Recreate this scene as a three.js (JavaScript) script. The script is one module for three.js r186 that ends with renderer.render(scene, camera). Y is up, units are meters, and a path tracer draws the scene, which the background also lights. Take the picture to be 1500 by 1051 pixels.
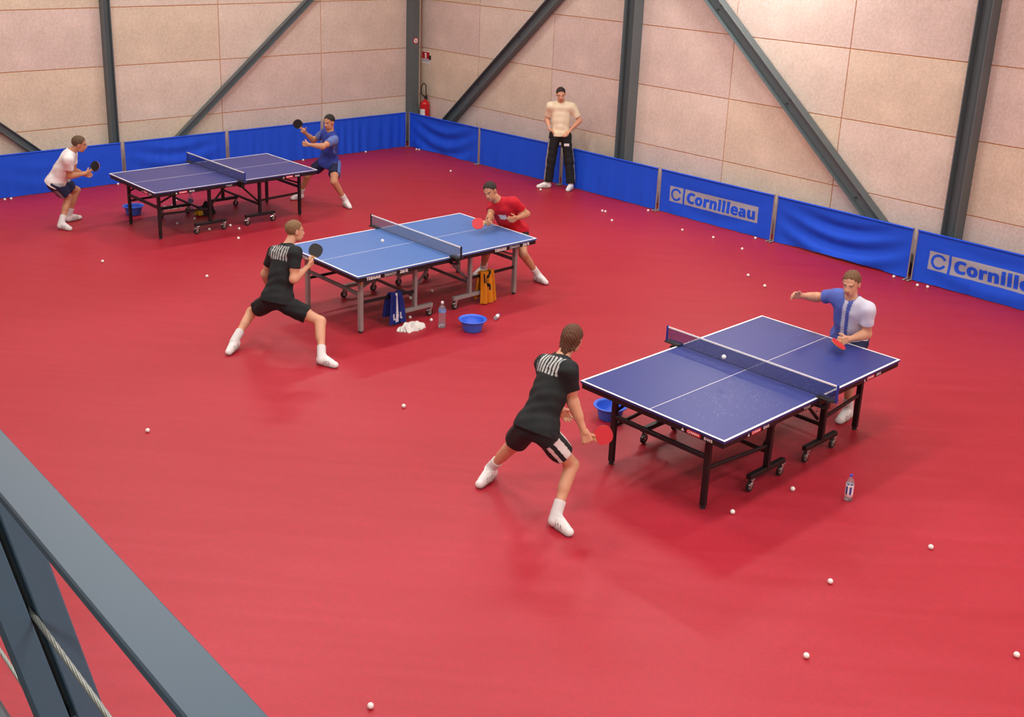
import * as THREE from 'three';
import { mergeGeometries, mergeVertices } from 'three/addons/utils/BufferGeometryUtils.js';
import { RectAreaLightUniformsLib } from 'three/addons/lights/RectAreaLightUniformsLib.js';

// ------------------------------------------------------------------ camera, light, exposure
const scene = new THREE.Scene();
const camera = new THREE.PerspectiveCamera(35.859, 1500 / 1051, 0.05, 80);
camera.position.set(0, 4.58, 0);
camera.setRotationFromMatrix(new THREE.Matrix4().makeBasis(
  new THREE.Vector3(0.769059, 0.027158, 0.638601), new THREE.Vector3(0.174628, 0.952159, -0.250795), new THREE.Vector3(-0.614861, 0.304393, 0.727524)));
camera.setViewOffset(1500, 1051, 59.03, 125.53, 1500, 1051);   // shifted lens
camera.updateProjectionMatrix();
const renderer = new THREE.WebGLRenderer({ antialias: true });
renderer.toneMapping = THREE.LinearToneMapping;
renderer.toneMappingExposure = 1.22;
renderer.shadowMap.enabled = true;
RectAreaLightUniformsLib.init();
scene.background = new THREE.Color(0x000000);
const LAMP_COLOR = new THREE.Color(1.0, 0.955, 0.9);
const LAMP_POWER = 30;            // radiance of every hall lamp
// lamps: [x, z, height, length along x, width along z, power]
const LAMPS = [[13.5, -10.1, 5.2, .4, 1.2, 1.5]];
LAMPS.push([-1.5, -6, 6.2, .5, 1.5], [-.9, 1.7, 5.3, .5, 1.5, 1.4]);
for (const x of [2.0, 6.2, 10.4]) for (const z of [-16.2, -12.2, -8.2, -4.2, -0.2, 3.2]) LAMPS.push([x, z, 6.2, 1.5, 0.5]);

// ------------------------------------------------------------------ helpers
let seed = 20240607;
const rnd = () => { seed = (seed * 1664525 + 1013904223) >>> 0; return seed / 4294967296; };
const V = (x, y, z) => new THREE.Vector3(x, y, z);
const A = a => new THREE.Vector3(a[0], a[1], a[2]);
const lerp = (a, b, t) => a.clone().lerp(b, t);
const taken = {};
function numbered(n) { taken[n] = (taken[n] ?? -1) + 1; return taken[n] ? `${n}_${String(taken[n]).padStart(3, '0')}` : n; }
const rgb = (r, g, b) => new THREE.Color().setRGB(r / 255, g / 255, b / 255, THREE.SRGBColorSpace);
const mat = (c, rough = 0.6, o = {}) => new THREE.MeshStandardMaterial({ color: c, roughness: rough, ...o });
function mesh(name, geo, m, parent) {
  const o = new THREE.Mesh(Array.isArray(geo) ? (geo.length > 1 ? mergeGeometries(geo) : geo[0]) : geo, m);
  o.name = parent ? name : numbered(name); o.castShadow = o.receiveShadow = true; (parent || scene).add(o); return o;
}
function tag(o, label, category, group) { o.userData.label = label; if (category) o.userData.category = category; if (group) o.userData.group = group; return o; }
function thing(name, label, category, pos = [0, 0, 0], turn = 0, group) {
  const o = new THREE.Group(); o.name = numbered(name); o.position.set(...pos); o.rotation.y = turn; scene.add(o); return tag(o, label, category, group);
}
function structure(name, geo, m) { const o = mesh(name, geo, m); o.userData.kind = 'structure'; return o; }
// chamfered box, uv in metres
function cbox(w, h, d, c = 0.004, cx = 0, cy = 0, cz = 0) {
  c = Math.min(c, w * .45, h * .45, d * .45);
  const X = w / 2, Y = h / 2, Z = d / 2, P = [], N = [], U = [], I = [];
  const quad = (pts, uvAxis) => {
    const a = pts[0], b = pts[1], e = pts[2];
    const n = V(...b).sub(V(...a)).cross(V(...e).sub(V(...a))).normalize();
    const ctr = pts.reduce((s, p) => s.add(V(...p)), V(0, 0, 0)); if (n.dot(ctr) < 0) { pts = pts.slice().reverse(); n.negate(); }
    const k = P.length / 3;
    for (const p of pts) { P.push(p[0] + cx, p[1] + cy, p[2] + cz); N.push(n.x, n.y, n.z); U.push(uvAxis === 0 ? p[2] : p[0], uvAxis === 1 ? p[2] : p[1]); }
    for (let i = 2; i < pts.length; i++) I.push(k, k + i - 1, k + i);
  };
  for (const s of [-1, 1]) {
    quad([[s * X, -Y + c, -Z + c], [s * X, Y - c, -Z + c], [s * X, Y - c, Z - c], [s * X, -Y + c, Z - c]], 0);
    quad([[-X + c, s * Y, -Z + c], [X - c, s * Y, -Z + c], [X - c, s * Y, Z - c], [-X + c, s * Y, Z - c]], 1);
    quad([[-X + c, -Y + c, s * Z], [X - c, -Y + c, s * Z], [X - c, Y - c, s * Z], [-X + c, Y - c, s * Z]], 2);
    for (const t of [-1, 1]) {
      quad([[s * X, t * (Y - c), -Z + c], [s * X, t * (Y - c), Z - c], [s * (X - c), t * Y, Z - c], [s * (X - c), t * Y, -Z + c]], 0);
      quad([[s * X, -Y + c, t * (Z - c)], [s * X, Y - c, t * (Z - c)], [s * (X - c), Y - c, t * Z], [s * (X - c), -Y + c, t * Z]], 0);
      quad([[-X + c, s * Y, t * (Z - c)], [X - c, s * Y, t * (Z - c)], [X - c, s * (Y - c), t * Z], [-X + c, s * (Y - c), t * Z]], 1);
      for (const u of [-1, 1]) quad([[s * X, t * (Y - c), u * (Z - c)], [s * (X - c), t * Y, u * (Z - c)], [s * (X - c), t * (Y - c), u * Z]], 0);
    }
  }
  const g = new THREE.BufferGeometry();
  g.setAttribute('position', new THREE.Float32BufferAttribute(P, 3)); g.setAttribute('normal', new THREE.Float32BufferAttribute(N, 3)); g.setAttribute('uv', new THREE.Float32BufferAttribute(U, 2)); g.setIndex(I);
  return g;
}
// bar of rectangular section from a to b; w = width across `side`, h = the other way
function bar(a, b, w, h, side = V(0, 0, 1), c = 0.004) {
  a = a.isVector3 ? a : A(a); b = b.isVector3 ? b : A(b);
  const d = b.clone().sub(a), L = d.length(); d.normalize();
  const n = d.clone().cross(side).normalize(), s = d.clone().cross(n).normalize();
  const g = cbox(L, h, w, c);
  g.applyMatrix4(new THREE.Matrix4().makeBasis(d, n, s).setPosition(lerp(a, b, .5)));
  return g;
}
function tube(pts, r, seg = 40, rad = 8, closed = false) { return new THREE.TubeGeometry(new THREE.CatmullRomCurve3(pts.map(p => p.isVector3 ? p : A(p)), closed), seg, r, rad, closed); }
function cyl(r1, r2, h, x, y, z, seg = 20) { const g = new THREE.CylinderGeometry(r1, r2, h, seg); g.translate(x, y, z); return g; }
function lathe(pts, seg = 36) { return new THREE.LatheGeometry(pts.map(p => new THREE.Vector2(p[0], p[1])), seg); }
function hash2(i, j) { let h = (i * 374761393 + j * 668265263) | 0; h = Math.imul(h ^ (h >>> 13), 1274126177); return ((h ^ (h >>> 16)) >>> 0) / 4294967296; }
function vnoise(x, y, per) {
  const i = Math.floor(x), j = Math.floor(y), f = x - i, g = y - j, u = f * f * (3 - 2 * f), v = g * g * (3 - 2 * g), m = k => ((k % per) + per) % per;
  const a = hash2(m(i), m(j)), b = hash2(m(i + 1), m(j)), c = hash2(m(i), m(j + 1)), d = hash2(m(i + 1), m(j + 1));
  return a + (b - a) * u + (c - a) * v + (a - b - c + d) * u * v;
}
function noiseTexture(n, metres, fn) {   // fn(u, v) in 0..1 -> [r,g,b] 0..255
  const d = new Uint8Array(n * n * 4);
  for (let y = 0; y < n; y++) for (let x = 0; x < n; x++) { const c = fn(x / n, y / n), k = (y * n + x) * 4; d[k] = c[0]; d[k + 1] = c[1]; d[k + 2] = c[2]; d[k + 3] = 255; }
  const t = new THREE.DataTexture(d, n, n); t.colorSpace = THREE.SRGBColorSpace; t.wrapS = t.wrapT = THREE.RepeatWrapping; t.magFilter = THREE.LinearFilter; t.minFilter = THREE.LinearMipmapLinearFilter; t.generateMipmaps = true;
  t.repeat.set(1 / metres, 1 / metres); t.needsUpdate = true; return t;
}
function canvasTexture(w, h, draw) {
  const c = document.createElement('canvas'); c.width = w; c.height = h; draw(c.getContext('2d'), w, h);
  const t = new THREE.CanvasTexture(c); t.colorSpace = THREE.SRGBColorSpace; return t;
}
const clamp = (x, a, b) => Math.max(a, Math.min(b, x));

// ------------------------------------------------------------------ materials of the hall
const boardTex = noiseTexture(512, 1.7, (u, v) => {
  const f = vnoise(u * 170, v * 170, 170) - .5, g = vnoise(u * 60, v * 60, 60) - .5, c = vnoise(u * 6, v * 6, 6) - .5, k = 1 + f * .09 + g * .05 + c * .05;
  return [clamp(222 * k, 0, 255), clamp(207 * k, 0, 255), clamp(192 * k + g * 6, 0, 255)];
});
const boardMats = [[255, 255, 255], [250, 246, 250], [252, 250, 240]].map(c => mat(rgb(...c), .8, { map: boardTex }));
const jointMat = mat(rgb(214, 148, 84), .85);
const plainWall = mat(rgb(206, 184, 168), .85);
const floorTex = noiseTexture(1024, 6, (u, v) => {
  const f = vnoise(u * 300, v * 300, 300) - .5, s = vnoise((u + v) * 5 + 40, (u - v) * 60 + 300, 1024) - .5, c = vnoise(u * 5, v * 5, 5) - .5, k = 1 + f * .06 + s * .035 + c * .05;
  return [clamp(173 * k, 0, 255), clamp((32 + s * 8 + c * 8) * k, 0, 255), clamp((49 + s * 8 + c * 8) * k, 0, 255)];
});
const floorMat = new THREE.MeshPhysicalMaterial({ map: floorTex, roughness: .48, specularIntensity: 1 });
const steel = mat(rgb(92, 103, 106), .5);
const darkSteel = mat(rgb(52, 62, 66), .5);

// ------------------------------------------------------------------ structure
const XW = 14.365, ZW = -18.861, XL = -3.0, ZF = 5.0, HC = 7.2;
{
  const g = new THREE.PlaneGeometry(1, 1); void g;
  const fl = cbox(XW - XL + .6, .2, ZF - ZW + .6, .01, (XW + XL) / 2, -.1, (ZF + ZW) / 2); structure('floor', fl, floorMat);
  structure('ceiling', cbox(XW - XL + .6, .2, ZF - ZW + .6, .01, (XW + XL) / 2, HC + .1, (ZF + ZW) / 2), mat(rgb(165, 165, 162), .9));
  structure('wall_left', cbox(.2, HC, ZF - ZW + .4, .01, XL - .1, HC / 2, (ZF + ZW) / 2), plainWall);
  structure('wall_front', cbox(XW - XL + .4, HC, .2, .01, (XW + XL) / 2, HC / 2, ZF + .1), plainWall);
  const wr = structure('wall_right', cbox(.2, HC, ZF - ZW + .4, .01, XW + .112, HC / 2, (ZF + ZW) / 2), jointMat);
  const wb = structure('wall_back', cbox(XW - XL + .4, HC, .2, .01, (XW + XL) / 2, HC / 2, ZW - .112), jointMat);
  const rows = [0, .981, 1.975, 2.967, 3.96, 4.95, 5.94, HC], gap = .013;
  const zj = [ZW, -16.97, -14.866]; for (let z = -12.85; z < ZF; z += 2.018) zj.push(z); zj.push(ZF);
  const xj = [XW]; for (let x = 14.09; x > XL; x -= 2.191) xj.push(x); xj.push(XL);
  const cache = {};
  const panel = (w, h, parent, x, y, z, turn) => {
    const key = w.toFixed(3) + '_' + h.toFixed(3); const p = mesh('panel', cache[key] ??= cbox(w, h, .02, .003), boardMats[Math.floor(rnd() * 3)], parent);
    p.position.set(x, y, z); p.rotation.y = turn;
  };
  for (let i = 0; i + 1 < rows.length; i++) {
    const h = rows[i + 1] - rows[i] - gap, y = (rows[i] + rows[i + 1]) / 2;
    for (let j = 0; j + 1 < zj.length; j++) { const w = zj[j + 1] - zj[j] - gap; if (w > .05) panel(w, h, wr, XW + .008, y, (zj[j] + zj[j + 1]) / 2, -Math.PI / 2); }
    for (let j = 0; j + 1 < xj.length; j++) { const w = xj[j] - xj[j + 1] - gap; if (w > .05) panel(w, h, wb, (xj[j] + xj[j + 1]) / 2, y, ZW - .008, 0); }
  }
}
// H-section steel members, web parallel to the wall: local x = along the member, y = across it, z = out of the wall
function hSection(L, w, d, t = .016) {
  return [cbox(L, t, d, .003, 0, w / 2 - t / 2, 0), cbox(L, t, d, .003, 0, -w / 2 + t / 2, 0), cbox(L, w - 2 * t, t, .002, 0, 0, -d * .12)];
}
function member(name, label, category, a, b, w, d, out, group) {   // a, b = ends of its axis
  a = A(a); b = A(b); const dir = b.clone().sub(a), L = dir.length(); dir.normalize();
  const o = thing(name, label, category, [a.x, a.y, a.z], 0, group);
  const across = out.clone().cross(dir).normalize();
  const M4 = new THREE.Matrix4().makeBasis(dir, across, out).setPosition(dir.clone().multiplyScalar(L / 2));
  const gs = hSection(L, w, d); gs.forEach(g => g.applyMatrix4(M4));
  mesh('flange', gs[0], steel, o); mesh('flange', gs[1], steel, o); mesh('web', gs[2], steel, o);
  return { o, M4, L };
}
const outR = V(-1, 0, 0), outB = V(0, 0, 1);
member('steel_column', 'grey steel column on the right wall behind the standing man', 'column', [XW - .115, 0, -12.86], [XW - .115, HC, -12.86], .25, .22, outR, 'wall columns');
member('steel_column', 'grey steel column on the right wall, beside the last lettered blue banner', 'column', [XW - .115, 0, -6.87], [XW - .115, HC, -6.87], .21, .22, outR, 'wall columns');
member('steel_column', 'slim grey steel column on the back wall behind the player in white', 'column', [7.56, 0, ZW + .08], [7.56, HC, ZW + .08], .14, .15, outB, 'wall columns');
{ const o = thing('steel_column', 'dark grey steel column in the corner bearing a small round sign', 'column', [14.07, 0, ZW + .1], 0, 'wall columns');
  mesh('shaft', cbox(.2, HC, .2, .008, 0, HC / 2, 0), steel, o); mesh('base_plate', cbox(.28, .02, .2, .003, 0, .01, 0), darkSteel, o); }
const bolts = (r, ts) => { for (const t of ts) for (const s of [-1, 1]) { const g = new THREE.CylinderGeometry(.014, .014, .02, 8); g.rotateX(Math.PI / 2); g.translate((t - .5) * r.L, s * .045, .005); g.applyMatrix4(r.M4); mesh('bolt', g, darkSteel, r.o); } };
bolts(member('diagonal_brace', 'dark steel brace rising from the corner beside the fire extinguisher', 'brace', [XW - .1, 0, -18.42], [XW - .1, 4.72, -13.1], .21, .16, outR, 'wall braces'), [.3, .52]);
bolts(member('diagonal_brace', 'broad grey steel brace descending behind the blue barrier toward the right column', 'brace', [XW - .1, 4.68, -12.58], [XW - .1, 0, -7.27], .21, .16, outR, 'wall braces'), [.28, .55, .8]);
member('diagonal_brace', 'thin steel brace rising from the slim column to the corner column', 'brace', [8.04, 0, ZW + .08], [13.88, 4.94, ZW + .08], .12, .1, outB, 'wall braces');
member('diagonal_brace', 'dark steel brace meeting the barrier left of the slim column', 'brace', [.9, 5.2, ZW + .08], [6.95, 0, ZW + .08], .13, .1, outB, 'wall braces');

// ceiling lamps (above the frame)
const lampBody = mat(rgb(215, 215, 212), .5), lampGlow = new THREE.MeshStandardMaterial({ color: 0xffffff, emissive: LAMP_COLOR, emissiveIntensity: 4 });
function lamp(x, z, y, L, W, power = 1) {
  const o = thing('ceiling_lamp', 'long white hall lamp hanging from the ceiling above the tables', 'lamp', [x, y, z], 0, 'hall lamps');
  mesh('housing', [cbox(L + .06, .1, W + .06, .01, 0, .06, 0)], lampBody, o);
  mesh('diffuser', cbox(L, .012, W, .003, 0, .004, 0), lampGlow, o);
  for (const s of [-1, 1]) mesh('hanger', cyl(.008, .008, HC - y - .1, s * L * .4, (HC - y - .1) / 2 + .1, 0, 8), lampBody, o);
  const l = new THREE.RectAreaLight(LAMP_COLOR, LAMP_POWER * power, L, W); l.position.set(0, -.012, 0); l.rotation.x = -Math.PI / 2; o.add(l);
}
LAMPS.forEach(l => lamp(...l));

// ------------------------------------------------------------------ gallery railing beside the camera
{
  const railMat = mat(rgb(58, 81, 98), .5), ropeMat = mat(rgb(150, 156, 150), .4, { metalness: .5 });
  const lean = .21, z0 = -5.5, z1 = 1.2;
  const o = thing('gallery_railing', 'blue-grey steel gallery railing with flat handrail and wire ropes', 'railing', [.342, 2.95, 0]);
  mesh('handrail', cbox(.055, .013, z1 - z0, .002, 0, .9935, (z0 + z1) / 2), railMat, o);
  const at = y => (3.94 - y) * lean - .013;      // local x of the leaning plane
  for (const z of [-1.38, -3.2, -5.0, .45]) {
    const p = mesh('post', [-1, 1].map(s => bar([at(3.938) + s * .024, .985, z], [at(2.95) + s * .024, 0, z], .05, .037, V(0, 0, 1), .002)), railMat, o);
    mesh('web_strip', bar([at(3.938), .985, z - .012], [at(2.95), 0, z - .012], .012, .012, V(0, 0, 1), .001), darkSteel, p);
    for (const y of [3.45, 3.06]) mesh('spacer', cbox(.012, .05, .04, .002, at(y), y - 2.95, z), darkSteel, p);
  }
  for (const y of [3.66, 3.25]) {
    const strands = [];
    for (let k = 0; k < 6; k++) {
      const pts = []; for (let i = 0; i <= 360; i++) { const t = i / 360, a = t * 2 * Math.PI * 62 + k * Math.PI / 3; pts.push(V(at(y) + Math.cos(a) * .0022, y - 2.95 + Math.sin(a) * .0022, z0 + (z1 - z0) * t)); }
      strands.push(new THREE.TubeGeometry(new THREE.CatmullRomCurve3(pts), 1400, .0016, 4));
    }
    mesh('wire_rope', strands, ropeMat, o);
  }
  structure('trim_1', cbox(3.53, .25, ZF - ZW, .01, XL + 3.53 / 2, 2.95 - .125, (ZF + ZW) / 2), darkSteel);   // gallery deck
}

// ------------------------------------------------------------------ barriers
const clothBlue = [4, 82, 228];
const clothMat = mat(rgb(...clothBlue), .75, { side: THREE.DoubleSide });
const rodMat = mat(rgb(168, 165, 160), .4, { metalness: .4 });
const logoTex = canvasTexture(1024, 330, (c, w, h) => {
  c.fillStyle = `rgb(${clothBlue})`; c.fillRect(0, 0, w, h);
  const g = 'rgb(160,166,178)', y0 = h * .33, y1 = h * .70, H = y1 - y0;
  c.fillStyle = g; c.fillRect(w * .09, y0, w * .125, H); c.fillRect(w * .232, y0, w * .648, H);
  c.strokeStyle = `rgb(${clothBlue})`; c.lineWidth = H * .14; c.beginPath(); c.arc(w * .09 + w * .0625, (y0 + y1) / 2, H * .34, .42, Math.PI * 2 - .42); c.stroke();
  c.fillStyle = `rgb(${clothBlue})`; c.textAlign = 'center'; c.textBaseline = 'middle';
  c.save(); c.translate(w * (.232 + .324), (y0 + y1) / 2 + H * .02); c.font = `bold ${H * .9}px sans-serif`;
  const tw = c.measureText('Cornilleau').width; c.scale(w * .615 / tw, 1.0); c.lineWidth = H * .06; c.strokeStyle = `rgb(${clothBlue})`; c.fillText('Cornilleau', 0, 0); c.strokeText('Cornilleau', 0, 0); c.restore();
});
const logoMat = mat(0xffffff, .75, { map: logoTex, side: THREE.DoubleSide });
function barrier(ax, az, bx, bz, label, o = {}) {     // a -> b; the room lies to the right of a -> b seen from above (normal n)
  const a = V(ax, 0, az), b = V(bx, 0, bz), L = a.distanceTo(b), g0 = .022;
  const dir = b.clone().sub(a).normalize(), turn = Math.atan2(-dir.z, dir.x);
  const t = thing('surround_barrier', label, 'barrier', [a.x, 0, a.z], turn, o.logo ? 'lettered surround barriers' : 'plain surround barriers');
  // local: x along, z = toward the room is +z * side
  const nx = 72, ny = 18, P = [], U = [], I = [], top = .705, s = o.side ?? 1, sw = o.swag ?? 0, ph = rnd() * 9;
  for (let j = 0; j <= ny; j++) for (let i = 0; i <= nx; i++) {
    const u = i / nx, v = j / ny, x = g0 + u * (L - 2 * g0);
    let z = .006 * Math.sin(u * 31 + ph) * v + .004 * Math.sin(u * 71 + ph * 2 + v * 2) * v;
    const hang = Math.sin(u * Math.PI), q = v * 7 - hang * (o.depth ?? 2.2);
    z += sw * .022 * Math.sin(q * 2.1 + ph) * hang * Math.min(1, v * 3) + sw * .03 * hang * v * (1 - v) * 2;
    z += (o.pleat ?? 0) * .014 * Math.sin(u * 58 + 2 * Math.sin(u * 9)) * Math.min(1, v * 2 + .1);
    P.push(x, top - v * (top - .012) + (o.sag ?? 0) * .03 * v * (Math.cos(u * Math.PI * 2) - 1) * -.5, s * (z + .004)); U.push(u, 1 - v);
  }
  for (let j = 0; j < ny; j++) for (let i = 0; i < nx; i++) { const k = j * (nx + 1) + i; I.push(k, k + nx + 1, k + 1, k + 1, k + nx + 1, k + nx + 2); }
  const g = new THREE.BufferGeometry(); g.setAttribute('position', new THREE.Float32BufferAttribute(P, 3)); g.setAttribute('uv', new THREE.Float32BufferAttribute(U, 2)); g.setIndex(I); g.computeVertexNormals();
  const c = mesh('cloth', g, o.logo ? logoMat : clothMat, t); if (o.logo) c.userData.label = 'blue cloth printed with a grey lettered block';
  const sl = new THREE.CylinderGeometry(.014, .014, L - 2 * g0, 10); sl.rotateZ(Math.PI / 2); sl.translate(L / 2, .712, 0); mesh('top_sleeve', sl, clothMat, t);
  for (const x of [.018, L - .018]) {
    const p = mesh('post', [cyl(.009, .009, .72, x, .36, 0, 10), cyl(.011, .011, .02, x, .725, 0, 10)], rodMat, t);
    if (!(o.footless && x < .1)) mesh('foot', [bar([x, .012, -.1 * s], [x, .012, .16 * s], .026, .016, V(1, 0, 0))], rodMat, p);
  }
}
const gp = .012;   // half gap between neighbouring barriers
barrier(13.71, -18.385, 13.82, -16.24, 'plain blue barrier with curved folds in front of the fire extinguisher', { swag: 1.3, depth: 3.4, side: -1 });
barrier(13.82, -16.24, 13.955, -14.08 - gp, 'smooth plain blue barrier between the curved-fold barrier and the standing man', { side: -1 });
barrier(13.955, -14.08 + gp, 13.995, -11.8 - gp, 'smooth plain blue barrier between the standing man and the nearest lettered banner', { side: -1 });
barrier(14.0, -11.8 + gp, 14.035, -9.53 - gp, 'blue barrier lettered in grey, between two plain blue barriers', { logo: 1, side: -1, swag: .25 });
barrier(14.035, -9.53 + gp, 14.02, -7.25 - gp, 'plain blue barrier with draped folds between the two lettered banners', { swag: 1.5, depth: 3, side: -1, sag: 1 });
barrier(14.02, -7.25 + gp, 14.0, -4.97, 'blue barrier lettered in grey, at the foot of the last wall column', { logo: 1, side: -1, swag: .5 });
barrier(13.67, -18.415, 11.61 + gp, -18.41, 'pleated plain blue barrier on the back wall touching the corner', { pleat: .8, side: -1, footless: 1 });
barrier(11.61 - gp, -18.41, 9.55 + gp, -18.41, 'plain blue barrier on the back wall behind the blue-shirted player', { pleat: .4, side: -1 });
barrier(9.55 - gp, -18.41, 7.55 + gp, -18.41, 'creased plain blue barrier behind the far table', { swag: .7, pleat: .6, side: -1 });
barrier(7.55 - gp, -18.41, 5.3, -18.42, 'plain blue barrier behind the player in white', { side: -1, swag: .2 });

// ------------------------------------------------------------------ fire extinguisher and signs
{
  const red = mat(rgb(205, 25, 30), .3), black = mat(rgb(22, 24, 24), .5), white = mat(rgb(235, 235, 232), .5);
  const e = thing('fire_extinguisher', 'red fire extinguisher with black hose hanging beside the corner column', 'extinguisher', [XW - .115, .42, -18.55]);
  mesh('cylinder', lathe([[0, 0], [.09, 0], [.1, .02], [.1, .40], [.088, .45], [.05, .48], [.022, .49], [.022, .52], [0, .52]]), red, e);
  const lb = new THREE.CylinderGeometry(.1008, .1008, .14, 24, 1, true, Math.PI * .9, Math.PI * .9); lb.translate(0, .24, 0); mesh('paper_label', lb, white, e);
  mesh('valve', [cyl(.018, .018, .05, 0, .54, 0, 12), bar([-.05, .575, 0], [.05, .56, 0], .02, .012), bar([-.05, .60, .02], [.04, .575, 0], .02, .01)], black, e);
  mesh('hose', tube([V(.0, .55, -.03), V(-.03, .62, -.07), V(-.03, .76, -.08), V(-.02, .84, -.02), V(-.02, .80, .05), V(-.02, .66, .06), V(0, .58, .06)], .011, 40, 8), black, e);
  mesh('nozzle', cyl(.015, .02, .09, 0, .55, .06, 12), black, e);
  mesh('wall_hook', bar([.02, .3, 0], [.112, .3, 0], .03, .02), black, e);
  const st = canvasTexture(256, 192, (c, w, h) => {
    c.fillStyle = 'rgb(240,238,236)'; c.fillRect(0, 0, w, h); c.fillStyle = 'rgb(200,25,35)'; c.fillRect(10, 8, w - 20, h * .6);
    c.fillStyle = 'white'; c.fillRect(w * .42, h * .16, w * .17, h * .42); c.fillRect(w * .36, h * .14, w * .2, h * .08); c.fillStyle = 'rgb(60,90,160)'; c.fillRect(w * .1, h * .74, w * .8, h * .05); c.fillStyle = 'rgb(140,150,180)'; c.fillRect(w * .1, h * .85, w * .8, h * .04);
  });
  const s = thing('extinguisher_sign', 'small red and white fire extinguisher sign on the right wall', 'sign', [XW - .006, 1.66, -18.68]);
  mesh('plate', cbox(.006, .25, .3, .001, 0, .125, 0), white, s);
  const face = new THREE.PlaneGeometry(.29, .24); face.rotateY(-Math.PI / 2); face.translate(-.0036, .125, 0); mesh('print', face, mat(0xffffff, .5, { map: st }), s);
  mesh('bracket', cbox(.05, .09, .02, .003, -.02, .13, .165), black, s);
  const rs = thing('round_sign', 'small round red-rimmed sign on the corner column', 'sign', [14.07, 2.14, ZW + .2035]);
  const disc = (r, t, z) => { const g = new THREE.CylinderGeometry(r, r, t, 24); g.rotateX(Math.PI / 2); g.translate(0, 0, z); return g; };
  mesh('rim', disc(.065, .006, 0), red, rs); mesh('face', disc(.047, .004, .003), white, rs); mesh('symbol', [cbox(.016, .045, .003, .001, 0, 0, .006)], black, rs);
}

// ------------------------------------------------------------------ tables
const TABLES = { near: [7.92, -5.492, .035], mid: [7.933, -10.508, .010], far: [7.735, -15.339, .021] };
const white = mat(rgb(240, 240, 240), .5), blackMetal = mat(rgb(20, 20, 22), .45), rubber = mat(rgb(30, 30, 30), .7), wheelGrey = mat(rgb(128, 112, 96), .5), chrome = mat(rgb(190, 190, 190), .25, { metalness: .8 });
function apronPrint(parent, text, w, h, x, y, z, turn, name = 'lettering') {
  const g = new THREE.PlaneGeometry(w, h); const o = mesh(name, g, mat(0xffffff, .5, { map: text }), parent); o.position.set(x, y, z); o.rotation.y = turn;
}
const dhsTex = canvasTexture(512, 84, (c, w, h) => {
  c.fillStyle = 'rgb(20,20,22)'; c.fillRect(0, 0, w, h); c.fillStyle = 'rgb(225,225,225)'; c.beginPath(); c.moveTo(10, 70); c.lineTo(34, 12); c.lineTo(44, 40); c.lineTo(58, 70); c.fill();
  c.fillStyle = 'rgb(200,22,38)'; c.beginPath(); c.roundRect(90, 6, 215, 72, 34); c.fill(); c.fillStyle = 'white'; c.font = 'italic bold 52px serif'; c.textBaseline = 'middle'; c.textAlign = 'center'; c.lineWidth = 8; c.strokeStyle = 'white'; c.beginPath(); c.ellipse(128, 42, 17, 20, .3, .6, 6.6); c.stroke(); for (let i = 0; i < 5; i++) { c.beginPath(); c.moveTo(160 + i * 25, 60); c.lineTo(167 + i * 25, 26); c.lineTo(178 + i * 25, 58); c.stroke(); } c.fillStyle = 'white';
  c.font = 'bold 66px sans-serif'; c.fillText('DHS', 412, 45, 170);
});
const modelTex = canvasTexture(256, 84, (c, w, h) => { c.fillStyle = 'rgb(20,20,22)'; c.fillRect(0, 0, w, h); c.fillStyle = 'rgb(205,205,205)'; c.font = 'bold 66px sans-serif'; c.textBaseline = 'middle'; c.textAlign = 'center'; c.fillText('T1223', w / 2, h / 2 + 2, 240); });
const tibTex = canvasTexture(1024, 96, (c, w, h) => {
  c.fillStyle = 'rgb(20,20,22)'; c.fillRect(0, 0, w, h); c.fillStyle = 'rgb(235,235,235)'; c.textBaseline = 'middle'; c.textAlign = 'left';
  c.font = 'bold 88px sans-serif'; c.fillText('TIBHAR', 6, h / 2 + 3, 385); c.lineWidth = 5; c.strokeStyle = 'rgb(235,235,235)'; c.strokeText('TIBHAR', 6, h / 2 + 3, 385);
  c.font = '86px sans-serif'; c.fillText('SMASH', 405, h / 2 + 3, 330); c.font = 'bold 88px sans-serif'; c.fillText('28/R', 760, h / 2 + 3, 255); c.strokeText('28/R', 760, h / 2 + 3, 255);
});
const tibShort = canvasTexture(512, 96, (c, w, h) => { c.fillStyle = 'rgb(20,20,22)'; c.fillRect(0, 0, w, h); c.fillStyle = c.strokeStyle = 'rgb(235,235,235)'; c.textBaseline = 'middle'; c.font = 'bold 92px sans-serif'; c.lineWidth = 5; c.fillText('TIBHAR', 10, h / 2 + 3, 490); c.strokeText('TIBHAR', 10, h / 2 + 3, 490); });
function dustMap(base, n) {
  return canvasTexture(1024, 1024, (c, w, h) => {
    c.fillStyle = `rgb(${base})`; c.fillRect(0, 0, w, h);
    for (let i = 0; i < n; i++) {
      const cl = rnd() < .75, x = cl ? w * (.27 + (rnd() + rnd() + rnd() - 1.5) * .16) : rnd() * w, y = cl ? h * (.26 + (rnd() + rnd() + rnd() - 1.5) * .22) : rnd() * h, r = .8 + rnd() * 1.9, k = .12 + rnd() * .32;
      c.fillStyle = `rgb(${base.map(v => Math.round(v + (205 - v) * k))})`; c.beginPath(); c.ellipse(x, y, r, r * 1.7, 0, 0, 7); c.fill();
    }
  });
}
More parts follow.
